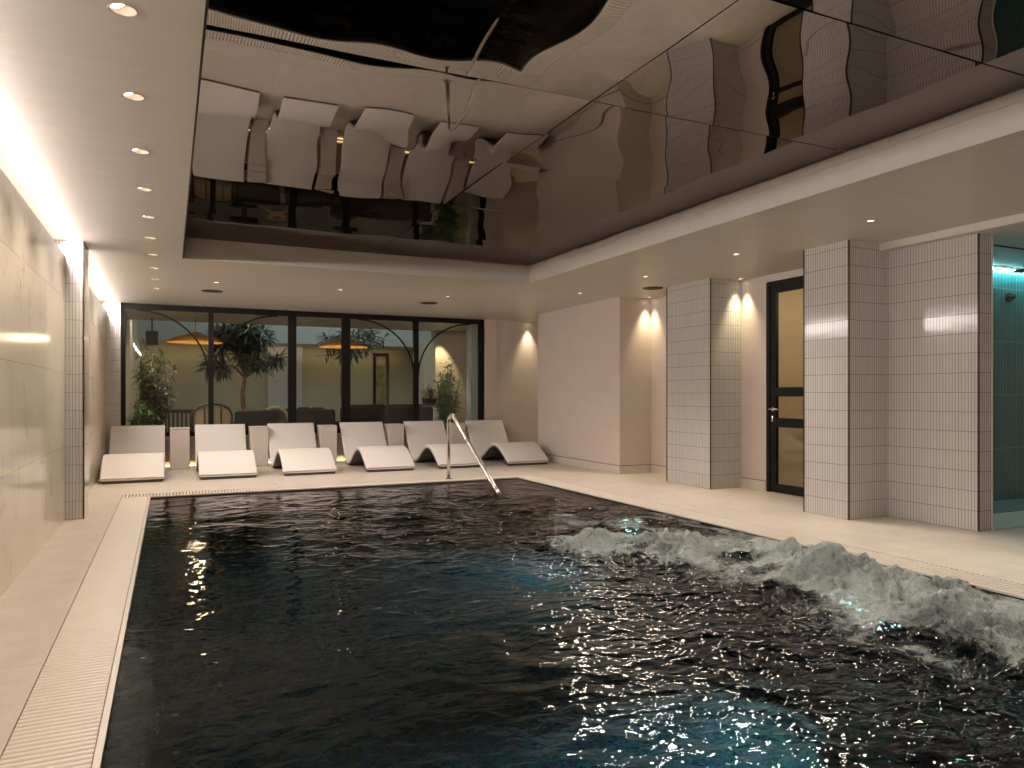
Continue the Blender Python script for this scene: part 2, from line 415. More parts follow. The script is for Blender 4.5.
DL.append((6.14, 12.35, (0, 0), 'N', 'ceiling downlight washing the back corner behind the pink wall'))

HR = 0.043
def filled(outline, holes, z, flip=True):
    bm = bmesh.new(); es = []
    for loop in [outline]+holes:
        vs = [bm.verts.new((p[0], p[1], z)) for p in loop]
        es += [bm.edges.new((vs[i], vs[(i+1) % len(vs)])) for i in range(len(vs))]
    bmesh.ops.triangle_fill(bm, use_beauty=True, use_dissolve=False, edges=es)
    bmesh.ops.recalc_face_normals(bm, faces=bm.faces)
    for f in bm.faces:
        if f.normal.z > 0: f.normal_flip()
    return bm
def circ(x, y, r, n=20): return [(x+r*math.cos(2*PI*i/n), y+r*math.sin(2*PI*i/n)) for i in range(n)]
holes = [circ(d[0], d[1], HR if d[3] == 'L' else 0.027) for d in DL]
CX0, CX1 = XL-0.12, XR
recess = [(RX0, RY0), (RX1, RY0), (RX1, RY1), (RX0, RY1)]
bm = filled([(CX0, YB), (CX1, YB), (CX1, YF+0.02), (CX0, YF+0.02)], holes+[recess], CEIL)
struct('ceiling', MB().bm(bm), M['ceiling'])
# structural deck above (keeps the plenum dark)
mb = MB(); mb.box(CX0, RX0-0.02, YB, YF, CEIL+0.12, CEIL+0.2); mb.box(RX1+0.02, CX1, YB, YF, CEIL+0.12, CEIL+0.2)
mb.box(RX0-0.02, RX1+0.02, RY1+0.02, YF, CEIL+0.12, CEIL+0.2); mb.box(RX0-0.02, RX1+0.02, YB, RY0-0.02, CEIL+0.12, CEIL+0.2)
mb.box(RX0-0.02, RX1+0.02, RY0-0.02, RY1+0.02, MIR+0.06, MIR+0.12)
struct('ceiling.001', mb, M['fascia'])
# recess fascia (vertical sides, small stepped bead on top)
mb = MB(); t_ = 0.02
mb.box(RX0-t_, RX0, RY0, RY1, CEIL+0.0005, MIR+0.06); mb.box(RX1, RX1+t_, RY0, RY1, CEIL+0.0005, MIR+0.06)
mb.box(RX0-t_, RX1+t_, RY1, RY1+t_, CEIL+0.0005, MIR+0.06); mb.box(RX0-t_, RX1+t_, RY0-t_, RY0, CEIL+0.0005, MIR+0.06)
mb.box(RX1-0.008, RX1, RY0, RY1, MIR-0.055, MIR-0.012)
struct('trim_2', mb, M['fascia'])
mb = MB(); mb.box(RX0, RX0+0.010, RY0, RY1, CEIL-0.002, MIR)
struct('trim_3', mb, M['black'])
# smoked mirror panels, slightly pillowed
cm = tag(bpy.data.objects.new('ceiling_mirror', None), kind='structure'); COL.objects.link(cm); cm.location = (0, 0, 0)
xs = [RX0+0.012, 2.085, RX1-0.002]
ys = [RY0, -1.28, -0.12, 1.04, 2.241, 3.432, 4.60, 5.78, 6.97, RY1-0.002]
TILT = {16: (-0.008, 0.004), 17: (-0.010, -0.003), 18: (-0.006, 0.004), 26: (-0.008, 0.004), 27: (-0.006, 0.003)}
def mirror_panel(xa, xb, ya, yb, seed):
    r = random.Random(seed); g = 0.0035
    xa += g; xb -= g; ya += g; yb -= g
    nx, ny = 44, 32
    W = []
    tilt, sag = TILT.get(seed, (r.uniform(-0.003, 0.003), r.uniform(0.0015, 0.004)))
    for _ in range(4):
        th = r.uniform(0, PI); lam = r.uniform(0.5, 1.2)
        W.append((math.cos(th)*2*PI/lam, math.sin(th)*2*PI/lam, r.uniform(0, 2*PI), 0.0005*lam))
    ph = r.uniform(0, 6); vs = []
    for j in range(ny+1):
        for i in range(nx+1):
            u, v = i/nx, j/ny; x = xa+(xb-xa)*u; y = ya+(yb-ya)*v
            h = sum(a*math.sin(kx*x+ky*y+p) for kx, ky, p, a in W)
            h += 0.0005*math.sin(2*PI*y/0.62+ph*0.3)+0.0006*math.sin(2*PI*x/0.5+ph)
            h += tilt*(v-0.5)*(yb-ya) - sag*math.sin(PI*v) - 0.4*sag*math.sin(PI*u)
            vs.append((x, y, MIR + 0.006 + h))
    fs = [(j*(nx+1)+i, (j+1)*(nx+1)+i, (j+1)*(nx+1)+i+1, j*(nx+1)+i+1) for j in range(ny) for i in range(nx)]
    m = MB(); m.add(vs, fs)
    return m.build('mirror_panel', M['mirror'], cm, True)
sd = 11
for i in range(2):
    for j in range(len(ys)-1):
        mirror_panel(xs[i], xs[i+1], ys[j], ys[j+1], sd); sd += 1
mb = MB(); mb.box(RX0, RX1, RY0, RY1, MIR+0.045, MIR+0.055); o = mb.build('backing_board', M['black'], cm)

# ------------------------------------------------------------------ walls
LEDZ = 2.375
mb = MB(); mb.box(XL-0.08, XL, YB, 7.64, 0, LEDZ); mb.box(XL-0.08, XL, 8.06, 12.385, 0, LEDZ)
struct('wall_left', mb, M['marble'])
mb = MB(); mb.box(XL-0.16, XL-0.085, YB, YF, 0, CEIL+0.12)
struct('wall_left.001', mb, M['cream'])
mb = MB(); mb.box(XL-0.08, -0.70, 7.64, 8.06, 0, CEIL)
o = struct('wall_left_pilaster', MB().box(XL-0.08, -0.706, 7.64, 8.05, 0, CEIL), M['tile_left'])
struct('wall_left_pilaster_side', MB().box(-0.706, -0.700, 7.647, 8.06, 0, CEIL), M['marble'])
struct('trim_4', MB().box(-0.708, -0.697, 7.634, 7.647, 0, CEIL), M['trim'])
struct('wall_left_pilaster.001', MB().box(XL-0.08, -0.66, 12.385, YF, 0, CEIL), M['tile_left'])
# LED strips lying on top of the marble cladding
for (ya, yb, lb) in ((YB, 7.63, 'bright linear light trough along the top of the near left marble wall'), (8.07, 12.36, 'bright light trough atop the far left marble wall, beyond the tiled pilaster')):
    t = thing('linear_light', lb, 'light', (XL-0.04, (ya+yb)/2, LEDZ), 0, 'linear lights above the left wall')
    MB().bbox(-0.022, 0.022, ya-(ya+yb)/2, yb-(ya+yb)/2, 0.0, 0.012, 0.003).build('housing', M['steel'], t)
    MB().box(-0.017, 0.017, ya-(ya+yb)/2, yb-(ya+yb)/2, 0.0121, 0.018).build('diffuser', M['led'], t)
    o = area((XL-0.035, (ya+yb)/2, LEDZ+0.088), (3.0, (ya+yb)/2, -1.7), yb-ya, 0.06, 19*(yb-ya), (1.0, 0.90, 0.85), 'trough_light')
# far wall: low wall under the window, LED glow at its foot
struct('wall_back', MB().box(XL-0.08, 5.25, YF, YF+0.12, 0.09, 0.47), M['cream'])
struct('wall_back.001', MB().box(XL-0.08, 5.25, YF+0.07, YF+0.12, 0, 0.09), M['cream'])
struct('window_sill', MB().bbox(XL-0.08, 5.25, YF-0.05, YF+0.16, 0.445, 0.475, 0.004), M['skirt'])
t = thing('floor_light_strip', 'warm linear light glowing at the foot of the low wall behind the loungers', 'light', (2.2, YF+0.04, 0))
MB().bbox(-2.85, 2.95, -0.012, 0.028, 0.0, 0.012, 0.003).build('housing', M['steel'], t)
MB().box(-2.83, 2.93, -0.010, 0.026, 0.0121, 0.022).build('diffuser', M['led_warm'], t)
# far wall right of the window
mb = MB(); mb.box(5.255, 5.50, YF-0.02, YF+0.12, 0, CEIL); mb.box(5.50, 6.75, YF+0.0, YF+0.12, 0, CEIL)
struct('wall_back.002', mb, M['wall'])
struct('wall_right', MB().box(5.75, 6.7, 8.72, 11.25, 0, CEIL), M['wall'])
struct('wall_right.001', MB().box(6.28, 6.7, 6.87, 8.72, 0, CEIL), M['wall'])
struct('wall_right.002', MB().box(6.6, 6.7, 11.25, YF, 0, CEIL), M['cream'])
# wall with the black door
DY0, DY1, DZ = 5.47, 6.465, 2.425
mb = MB(); mb.box(6.28, 6.45, DY1, 6.87, 0, CEIL); mb.box(6.28, 6.45, 4.66, DY0, 0, CEIL); mb.box(6.28, 6.45, DY0, DY1, DZ, CEIL)
struct('wall_right.003', mb, M['wall'])
# tiled pillars
struct('wall_right_pillar', MB().box(5.805, 6.28, 6.87, 7.71, 0, CEIL), M['tile'])
struct('wall_right_pillar.001', MB().box(5.50, 6.28, 4.66, 5.17, 0, CEIL), M['tile'])
struct('wall_right_pillar.002', MB().box(6.00, 6.17, 3.82, 4.66, 0, CEIL), M['tile'])
mb = MB()
for x, y in ((5.805, 7.71), (5.805, 6.87), (5.50, 5.17), (5.50, 4.66), (6.0, 3.82)):
    mb.box(x-0.004, x+0.005, y-0.006, y+0.006, 0, CEIL)
struct('trim_5', mb, M['trim'])
struct('trim_6', MB().box(6.17, 6.176, 3.812, 3.82, 0, CEIL), M['grate'])
# skirting on the plaster walls
def skirt(name, x0, x1, y0, y1, h=0.115): struct(name, MB().box(x0, x1, y0, y1, 0, h), M['skirt'])
skirt('baseboard_right', 5.738, 5.75, 8.708, 11.25); skirt('baseboard_right.001', 5.75, 6.28, 8.708, 8.72)
skirt('baseboard_right.002', 6.268, 6.28, 7.71, 8.708); skirt('baseboard_right.003', 6.268, 6.28, 6.48, 6.87)
skirt('baseboard_back', 5.26, 6.6, YF-0.034, YF-0.02)
mb = MB(); mb.box(5.7445, 5.7505, 8.7145, 11.25, 0.115, 0.121); mb.box(5.75, 6.28, 8.7145, 8.7205, 0.115, 0.121)
mb.box(6.2745, 6.2805, 7.71, 8.71, 0.115, 0.121); mb.box(6.2745, 6.2805, 6.48, 6.87, 0.115, 0.121)
struct('trim_7', mb, M['trim'])
# lowered soffit on the right
struct('ceiling.002', MB().box(5.89, XR, YB, 4.66, 2.44, CEIL-0.0005), M['ceiling'])
# enclosing walls out of view
struct('wall_front', MB().box(XL-0.16, XR, YB-0.1, YB, 0, CEIL+0.1), M['wall'])
struct('wall_right.004', MB().box(XR, XR+0.1, YB, 4.9, 0, CEIL), M['wall'])
struct('wall_right.005', MB().box(6.45, XR, 4.86, 4.95, 0, CEIL), M['cream'])

# shower area: teal tiled wall, tray, glass screen, shower head
struct('wall_shower', MB().box(6.171, XR, 4.80, 4.858, 0, 2.44), M['teal_tile'])
struct('floor_shower', MB().bbox(6.175, XR-0.01, 4.33, 4.80, 0.0005, 0.012, 0.004), M['tray'])
t = thing('linear_light', 'cool cyan light strip washing down the teal shower wall', 'light', (7.6, 4.745, 2.44))
MB().bbox(-1.4, 1.35, -0.02, 0.02, -0.012, 0, 0.003).build('housing', M['steel'], t)
MB().box(-1.38, 1.33, -0.016, 0.016, -0.02, -0.0121).build('diffuser', M['led_cyan'], t)
t = thing('glass_screen', 'frameless glass shower screen with a dark top rail, right of the tiled corner', 'screen', (6.8, 3.80, 0))
MB().box(-0.62, 1.2, -0.004, 0.004, 0.004, 2.35).build('glass_pane', M['glass'], t)
MB().bbox(-0.625, 1.2, -0.008, 0.008, 2.35, 2.362, 0.002).build('top_rail', M['trim'], t)
MB().bbox(-0.625, 1.2, -0.008, 0.008, 0.0, 0.012, 0.002).build('bottom_rail', M['skirt'], t)
t = thing('rain_shower', 'round black rain shower head below the ceiling in the teal shower', 'shower head', (7.72, 4.45, 2.44))
MB().tube([(0, 0, 0), (0, 0, -0.07)], 0.012).build('arm', M['black'], t, True)
MB().lathe([(0.001, -0.06), (0.03, -0.065), (0.10, -0.078), (0.105, -0.086), (0.001, -0.088)], n=28).build('rose', M['black'], t)
t = thing('shower_valve', 'black round shower valve on the teal tiled wall at the right edge', 'valve', (8.03, 4.80, 2.15))
o = MB().tube([(0, 0, 0), (0, -0.03, 0)], 0.05, 24).build('plate', M['black'], t)
MB().tube([(0, -0.03, 0), (0, -0.07, 0)], 0.02, 16).build('knob', M['black'], t)

# ------------------------------------------------------------------ the black glazed door
d = tag(bpy.data.objects.new('door_1', None), kind='structure'); COL.objects.link(d); d.location = (6.28, 0, 0)
mb = MB(); mb.box(0.0, 0.07, DY1-0.05, DY1, 0.0, DZ); mb.box(0.0, 0.07, DY0, DY0+0.05, 0, DZ); mb.box(0.0, 0.07, DY0+0.05, DY1-0.05, DZ-0.05, DZ)
mb.build('door_frame', M['black'], d)
la, lb = DY0+0.053, DY1-0.053
mb = MB()
mb.box(0.012, 0.055, la, la+0.075, 0.006, DZ-0.053); mb.box(0.012, 0.055, lb-0.085, lb, 0.006, DZ-0.053)
for z0, z1 in ((0.006, 0.10), (0.75, 0.855), (1.10, 1.205), (2.29, DZ-0.053)): mb.box(0.012, 0.055, la+0.075, lb-0.085, z0, z1)
leaf = mb.build('door_leaf', M['black'], d)
for z0, z1 in ((0.10, 0.75), (0.855, 1.10), (1.205, 2.29)):
    MB().box(0.030, 0.036, la+0.073, lb-0.083, z0-0.002, z1+0.002).build('glass_pane', M['glass'], d)
h = MB(); hy, hz = lb-0.035, 0.955
h.tube([(0.012, hy, hz), (0.004, hy, hz)], 0.026, 24); h.tube([(0.006, hy, hz), (-0.045, hy, hz)], 0.009, 12)
h.tube([(-0.045, hy+0.005, hz), (-0.045, hy-0.06, hz), (-0.043, hy-0.13, hz)], 0.0095, 12)
h.bbox(0.002, 0.012, hy-0.016, hy+0.016, hz-0.145, hz-0.075, 0.004)
tag(h.build('door_handle', M['steel'], leaf, True), 'steel lever handle and lock plate')
# room behind the door
struct('wall_right.006', MB().box(8.0, 8.1, 4.95, 7.0, 0, CEIL).box(6.45, 8.0, 6.95, 7.05, 0, CEIL), M['cream'])
struct('floor.001', MB().box(6.28, 8.1, 4.86, 7.0, -0.1, -0.001), M['floor'])

# ------------------------------------------------------------------ window wall
W = tag(bpy.data.objects.new('window_1', None), kind='structure'); COL.objects.link(W)
ZT, ZB = 2.47, 0.475
fr = MB(); Y0, Y1 = YF+0.0, YF+0.06
fr.box(-0.66, 5.245, Y0, Y1, ZT-0.055, CEIL-0.002); fr.box(-0.66, 5.245, Y0, Y1, ZB, ZB+0.07)
muls = [(-0.66, -0.60), (0.552, 0.628), (1.765, 1.895), (2.645, 2.785), (3.905, 3.995), (5.15, 5.245)]
for a, b in muls: fr.box(a, b, Y0-0.005, Y1+0.005, ZB+0.07, ZT-0.055)
fr.build('window_frame', M['black'], W)
for i in range(5):
    MB().box(muls[i][1]-0.005, muls[i+1][0]+0.005, YF+0.028, YF+0.036, ZB+0.065, ZT-0.05).build('glass_pane', M['glass'], W)
def arch(xa, za, xb, zb, name='arch_bar'):
    # quarter ellipse from (xa,za) (vertical tangent, at mullion) to (xb,zb) (horizontal tangent, at head)
    m = MB(); n = 22; pts = []
    for i in range(n+1):
        a = i/n*PI/2; pts.append((xa+(xb-xa)*(1-math.cos(a)), za+(zb-za)*math.sin(a)))
    for i in range(n):
        (xA, zA), (xB, zB) = pts[i], pts[i+1]
        def off(k):
            p0 = pts[max(k-1, 0)]; p1 = pts[min(k+1, n)]; tx, tz = p1[0]-p0[0], p1[1]-p0[1]; l = math.hypot(tx, tz)
            return (-tz/l*0.012, tx/l*0.012)
        oa, ob = off(i), off(i+1)
        y0, y1 = Y0+0.004, Y0+0.026
        vs = [(xA+oa[0], y0, zA+oa[1]), (xB+ob[0], y0, zB+ob[1]), (xB-ob[0], y0, zB-ob[1]), (xA-oa[0], y0, zA-oa[1])]
        vs += [(v[0], y1, v[2]) for v in vs]
        m.add(vs, [(0, 1, 2, 3), (7, 6, 5, 4), (0, 4, 5, 1), (2, 6, 7, 3), (1, 5, 6, 2), (3, 7, 4, 0)])
    m.build(name, M['black'], W)
zt = ZT-0.055-0.008
arch(0.553, 1.42, -0.45, zt); arch(0.627, 1.42, 1.60, zt); arch(3.906, 1.47, 2.93, zt); arch(3.994, 1.47, 4.98, zt)

# ------------------------------------------------------------------ downlights
def downlight(x, y, kind, lab):
    hr = HR if kind == 'L' else 0.027
    grp = {'L': 'downlights of the left ceiling row', 'R': 'downlights over the right deck', 'F': 'downlights over the loungers', 'W': 'tiny downlights by the window', 'N': 'corner washing downlights'}[kind]
    t = thing('downlight', lab, 'downlight', (x, y, CEIL), 0, grp)
    MB().lathe([(hr, 0.0), (hr+0.004, -0.0018), (hr+0.006, 0.0)], n=24).build('trim_ring', M['can'], t)
    MB().lathe([(hr, 0.0), (hr*0.96, 0.028), (hr*0.72, 0.06), (0.0005, 0.061)], n=24).build('baffle', M['can'], t, True)
    # tilted glowing lens inside the recess
    m = MB(); rl = hr*(0.62 if kind == 'L' else 0.56); tilt = 0.5 if kind == 'L' else 0.15
    n = 20
    cx = -hr*0.3 if kind == 'L' else 0; zc = 0.018 if kind == 'L' else 0.008
    vs = [(cx+rl*math.cos(2*PI*i/n)*math.cos(tilt), rl*math.sin(2*PI*i/n), zc-rl*math.cos(2*PI*i/n)*math.sin(tilt)*-1) for i in range(n)]
    vs += [(v[0], v[1], v[2]+0.006) for v in vs]
    m.add(vs, [tuple(range(n-1, -1, -1)), tuple(range(n, 2*n))]+[(i, (i+1) % n, n+(i+1) % n, n+i) for i in range(n)])
    m.build('lens', M['lens_soft'] if kind in 'LW' else M['lens'], t)
P_ = {'L': 60, 'R': 8, 'F': 80, 'W': 10, 'N': 80}
for x, y, aim, kind, lab in DL:
    downlight(x, y, kind, lab)
    tgt = (x+aim[0], y+aim[1], 0) if kind != 'L' else (XL, y, 1.3)
    if kind == 'N': spot((x, y, CEIL-0.008), tgt, P_[kind], 1.05, 1.0, (1.0, 0.82, 0.53), 0.02)
    elif kind == 'L': spot((x-0.01, y, CEIL-0.012), tgt, P_[kind], 1.7, 1.0, WARM, 0.03)
    elif kind == 'R': spot((x, y, CEIL-0.008), tgt, P_[kind], 1.15, 1.0, WARM, 0.03); spot((x, y, CEIL-0.03), (x-1.3, y-0.9, 0), 132, 2.0, 0.5, WARM, 0.16)  # second lamp is added, wider than the fitting, to raise glints on the water
    elif kind == 'F': spot((x, y, CEIL-0.008), tgt, P_[kind], 2.3, 1.0, WARM, 0.03)
    else: spot((x, y, CEIL-0.008), tgt, P_[kind], 1.6, 1.0, WARM, 0.02)
spot((7.25, 4.05, 2.43), (7.25, 4.05, 0), 18, 1.0, 0.6, (1, 0.86, 0.7), 0.03)
point((7.2, 5.9, 2.2), 14, WARMER, 0.1)

# black ceiling speakers
for x, y, lab in ((0.515, 10.55, 'round black ceiling speaker over the second lounger from left'), (3.545, 10.55, 'round black ceiling speaker over the gap before the fifth lounger'), (5.68, 7.84, 'round black ceiling speaker beside the first tiled pillar')):
    t = thing('ceiling_speaker', lab, 'speaker', (x, y, CEIL), 0, 'round black ceiling speakers')
    MB().lathe([(0.118, 0.0), (0.122, -0.006), (0.132, -0.006), (0.136, 0.0)], n=40).build('rim', M['black'], t, True)
    MB().lathe([(0.119, -0.004), (0.08, -0.0065), (0.0005, -0.008)], n=40).build('grille', M['dark'], t, True)

# ------------------------------------------------------------------ loungers
def lounger_profile():
    # (y, z) of the underside from foot to head
    P = [(0.0, 0.02), (0.16, 0.125), (0.33, 0.220), (0.47, 0.265), (0.60, 0.265), (0.73, 0.220), (0.88, 0.14), (1.02, 0.060), (1.16, 0.018), (1.28, 0.012), (1.38, 0.05), (1.48, 0.14), (1.60, 0.29), (1.76, 0.50), (1.86, 0.628)]
    # Catmull-Rom
    out = []
    for i in range(len(P)-1):
        p0, p1, p2, p3 = P[max(i-1, 0)], P[i], P[i+1], P[min(i+2, len(P)-1)]
        for k in range(4):
            t = k/4
            out.append(tuple(0.5*((2*p1[j])+(-p0[j]+p2[j])*t+(2*p0[j]-5*p1[j]+4*p2[j]-p3[j])*t*t+(-p0[j]+3*p1[j]-3*p2[j]+p3[j])*t**3) for j in (0, 1)))
    out.append(P[-1]); return out
def ribbon(prof, off0, off1, hw, rnd):
    n = len(prof); nor = []
    for i in range(n):
        a, b = prof[max(i-1, 0)], prof[min(i+1, n-1)]; dy, dz = b[0]-a[0], b[1]-a[1]; l = math.hypot(dy, dz); nor.append((-dz/l, dy/l))
    m = MB(); vs = []
    # rounded-rectangle section
    th = off1-off0
    sec = []
    for sx in (1,):
        for (cx, cz, a0) in ((hw-rnd, off1-rnd, 0), (-(hw-rnd), off1-rnd, PI/2), (-(hw-rnd), off0+rnd, PI), (hw-rnd, off0+rnd, 1.5*PI)):
            for k in range(4):
                a = a0 + k/3*PI/2; sec.append((cx+rnd*math.cos(a), cz+rnd*math.sin(a)))
    ns = len(sec)
    for i in range(n):
        e = min(i, n-1-i); sh = {0: 0.72, 1: 0.93}.get(e, 1.0); mid = (off0+off1)/2
        for sx, so in sec:
            so = mid+(so-mid)*sh
            vs.append((sx, prof[i][0]+nor[i][0]*so, prof[i][1]+nor[i][1]*so))
    fs = [(i*ns+j, i*ns+(j+1) % ns, (i+1)*ns+(j+1) % ns, (i+1)*ns+j) for i in range(n-1) for j in range(ns)]
    fs += [tuple(range(ns)), tuple((n-1)*ns+j for j in range(ns-1, -1, -1))]
    m.add(vs, fs); return m
LP = lounger_profile()
HW = 0.365
lx = [-0.425, 0.715, 1.78, 2.93, 4.035, 5.17]
labs = ['padded cream wave lounger, leftmost, against the marble wall', 'padded cream wave lounger, second from left, under the first pendant lamp', 'padded cream wave lounger, third from left', 'padded cream wave lounger, fourth from left, just left of the handrail side', 'padded cream wave lounger, fifth, directly behind the steel handrail post', 'padded cream wave lounger, rightmost, beside the pink wall']
def make_lounger():
    t = thing('lounger', labs[0], 'lounger', (lx[0], 10.46, 0), 0, 'cream loungers in a row by the window')
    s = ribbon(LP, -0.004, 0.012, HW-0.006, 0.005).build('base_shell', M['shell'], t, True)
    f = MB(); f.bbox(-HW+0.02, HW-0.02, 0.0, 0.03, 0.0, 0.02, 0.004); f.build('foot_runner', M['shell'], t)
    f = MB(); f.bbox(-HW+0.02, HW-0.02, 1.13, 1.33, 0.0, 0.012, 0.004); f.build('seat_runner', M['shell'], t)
    ribbon(LP[:41], 0.013, 0.066, HW, 0.022).build('seat_pad', M['cushion'], t, True)
    b = ribbon(LP[39:], 0.013, 0.060, HW, 0.022)
    b = b.build('back_pad', M['cushion'], t, True)
    st = MB()
    for k in range(41, len(LP)-3, 3):
        a = LP[k]; c = LP[k+1]; dy, dz = c[0]-a[0], c[1]-a[1]; l = math.hypot(dy, dz); nx_, nz_ = -dz/l, dy/l
        st.tube([(-HW+0.03, a[0]+nx_*0.0595, a[1]+nz_*0.0595), (0, a[0]+nx_*0.0585, a[1]+nz_*0.0585), (HW-0.03, a[0]+nx_*0.0595, a[1]+nz_*0.0595)], 0.0022, 6)
    st.build('stitching', M['cushion'], b, True)
    return t
L0 = make_lounger()
for i, x in enumerate(lx):
    o = L0 if i == 0 else copy_tree(L0)
    o.location = (x, 10.46 + (0, .0, .01, .0, .02, .0)[i], 0); o['label'] = labs[i]
    o.rotation_euler = (0, 0, (0, 0, 0, 0.0, 0.0, 0)[i])

# side tables between the loungers
tx = [0.14, 1.275, 2.345, 3.475, 4.60]
tl = ['beige box side table between the first and second loungers from left', 'beige box side table between the second and third loungers from left', 'beige box side table between the third and fourth loungers from left', 'beige box side table between the fourth and fifth loungers from left', 'beige box side table between the fifth and sixth loungers from left, behind the handrail']
def make_table():
    t = thing('side_table', tl[0], 'side table', (tx[0], 12.2, 0), 0, 'beige side tables between the loungers')
    MB().bbox(-0.135, 0.135, -0.15, 0.15, 0.0, 0.60, 0.008, 0, 3).build('body', M['table'], t)
    MB().bbox(-0.138, 0.138, -0.153, 0.153, 0.602, 0.622, 0.006, 0, 3).build('tabletop', M['table'], t)
    return t
T0 = make_table()
for i, x in enumerate(tx):
    o = T0 if i == 0 else copy_tree(T0)
    o.location = (x, 12.21, 0); o['label'] = tl[i]

# ------------------------------------------------------------------ handrail
t = thing('handrail', 'polished steel pool handrail rising from the far deck and sloping into the water', 'handrail', (3.367, 9.20, 0))
pts = [(0, 0, 0.0), (0, 0, 0.55), (0, 0, 0.745)]
for k in range(1, 9):
    a = k/8*2.55; pts.append((0.01*k/8, -0.11*(1-math.cos(a)), 0.745+0.11*math.sin(a)))
e = pts[-1]
end = (0.09, -1.60, -0.12)
for k in (0.04, 0.2, 0.5, 0.8, 1.0): pts.append(tuple(e[j]+(end[j]-e[j])*k for j in range(3)))
MB().tube(pts, 0.0235, 16).build('rail', M['steel'], t, True)
MB().lathe([(0.024, 0.012), (0.040, 0.010), (0.044, 0.0)], n=24).build('base_flange', M['steel'], t, True)

# ------------------------------------------------------------------ water
def vnoise(X, Y, cell, seed):
    rs = np.random.RandomState(seed)
    G = rs.rand(256, 256)*2-1
    u = X/cell; v = Y/cell; i = np.floor(u).astype(int); j = np.floor(v).astype(int); fu = u-i; fv = v-j
    fu = fu**3*(fu*(fu*6-15)+10); fv = fv**3*(fv*(fv*6-15)+10)
    g = lambda a, b: G[(i+a) % 256, (j+b) % 256]
    return (g(0, 0)*(1-fu)*(1-fv)+g(1, 0)*fu*(1-fv)+g(0, 1)*(1-fu)*fv+g(1, 1)*fu*fv)
nx, ny = 260, 640
WX0, WX1, WY0, WY1 = PX0+0.0005, PX1-0.0005, PY0+0.001, PY1-0.001
gx = np.concatenate([np.linspace(WX0, 2.6, 170)[:-1], np.linspace(2.6, WX1, 170)])
gy = np.concatenate([np.linspace(WY0, 1.2, 80)[:-1], np.linspace(1.2, 5.3, 380)[:-1], np.linspace(5.3, WY1, 200)])
nx, ny = len(gx), len(gy)
Xg, Yg = np.meshgrid(gx, gy)
JETS = [(3.42, 4.45, 0.10, 0.42), (3.72, 3.25, 0.16, 0.44), (3.50, 2.28, 0.11, 0.42), (4.02, 3.85, 0.07, 0.30), (2.95, 4.75, 0.05, 0.34), (3.95, 2.7, 0.06, 0.3)]
turb = np.clip((Xg-0.5)/2.0, 0, 1)*np.clip((8.6-Yg)/2.5, 0.12, 1)
turb = np.clip(turb, 0, 1)**1.3
warpx = Xg+0.10*vnoise(Xg, Yg, 0.35, 5); warpy = Yg+0.10*vnoise(Xg, Yg, 0.35, 6)
def ridg(X, Y, c, s): return 1-np.abs(vnoise(X, Y, c, s))*2.0
ca, sa = math.cos(0.5), math.sin(0.5)
Xr, Yr = warpx*ca+warpy*sa, -warpx*sa+warpy*ca
base = 0.55*vnoise(Xr*0.75, Yr, 0.42, 1)+0.35*ridg(Xr*0.8, Yr, 0.24, 2)+0.22*vnoise(warpx, warpy, 0.13, 3)+0.10*vnoise(warpx, warpy, 0.07, 4)
foam = np.zeros_like(Xg); mound = np.zeros_like(Xg)
for jx, jy, jh, jr in JETS:
    r2 = ((Xg-jx)**2+(Yg-jy)**2*0.8)/(jr*jr)
    mound += 0.72*jh*np.exp(-r2*3.2); foam = np.maximum(foam, 1.25*np.exp(-r2*0.75))
bil = lambda c, s: np.abs(vnoise(warpx, warpy, c, s))*2-0.5
lump = 0.7*bil(0.15, 8)+0.5*bil(0.075, 9)+0.35*bil(0.035, 10)
amp = 0.005+0.030*turb
edge = np.minimum(1, np.minimum(np.minimum(Xg-WX0, WX1-Xg)/0.10, np.minimum(Yg-WY0, WY1-Yg)/0.10))
Zg = -0.020 + (base-0.15)*amp*np.clip(edge, 0.12, 1) + mound*(0.80+0.5*np.clip(lump, -0.8, 1.2))*np.clip(edge, 0, 1) + foam*0.038*lump*np.clip(edge, 0, 1)
streak = np.clip((Xg-1.9)/1.6, 0, 1)*np.clip((7.2-Yg)/1.5, 0, 1)
foam = np.clip(foam*0.64 + 0.60*streak*np.clip(0.5+ridg(warpx, warpy, 0.45, 12)*0.8, 0, 1) + 0.55*np.clip(streak*1.3, 0, 1)*np.clip((base-0.32)*2.2, 0, 1), 0, 1)
Zg = np.minimum(Zg, np.where(edge < 0.6, -0.006, 1))
verts = np.stack([Xg.ravel(), Yg.ravel(), Zg.ravel()], 1)
idx = np.arange(nx*ny).reshape(ny, nx)
faces = np.stack([idx[:-1, :-1].ravel(), idx[:-1, 1:].ravel(), idx[1:, 1:].ravel(), idx[1:, :-1].ravel()], 1)
me = bpy.data.meshes.new('pool_water'); me.vertices.add(len(verts)); me.vertices.foreach_set('co', verts.ravel())
me.loops.add(faces.size); me.loops.foreach_set('vertex_index', faces.ravel())
me.polygons.add(len(faces)); me.polygons.foreach_set('loop_start', np.arange(0, faces.size, 4)); me.polygons.foreach_set('loop_total', np.full(len(faces), 4))
me.update(); me.validate(); me.polygons.foreach_set('use_smooth', np.ones(len(faces), bool))
a = me.attributes.new('foam', 'FLOAT', 'POINT'); a.data.foreach_set('value', foam.ravel().astype(np.float32))
a = me.attributes.new('chop', 'FLOAT', 'POINT'); a.data.foreach_set('value', (0.12+1.1*turb).ravel().astype(np.float32))
me.materials.append(M['water'])
wo = bpy.data.objects.new('pool_water', me); COL.objects.link(wo)
tag(wo, 'dark rippling pool water, bubbling white along the right side', 'water', None, 'stuff')
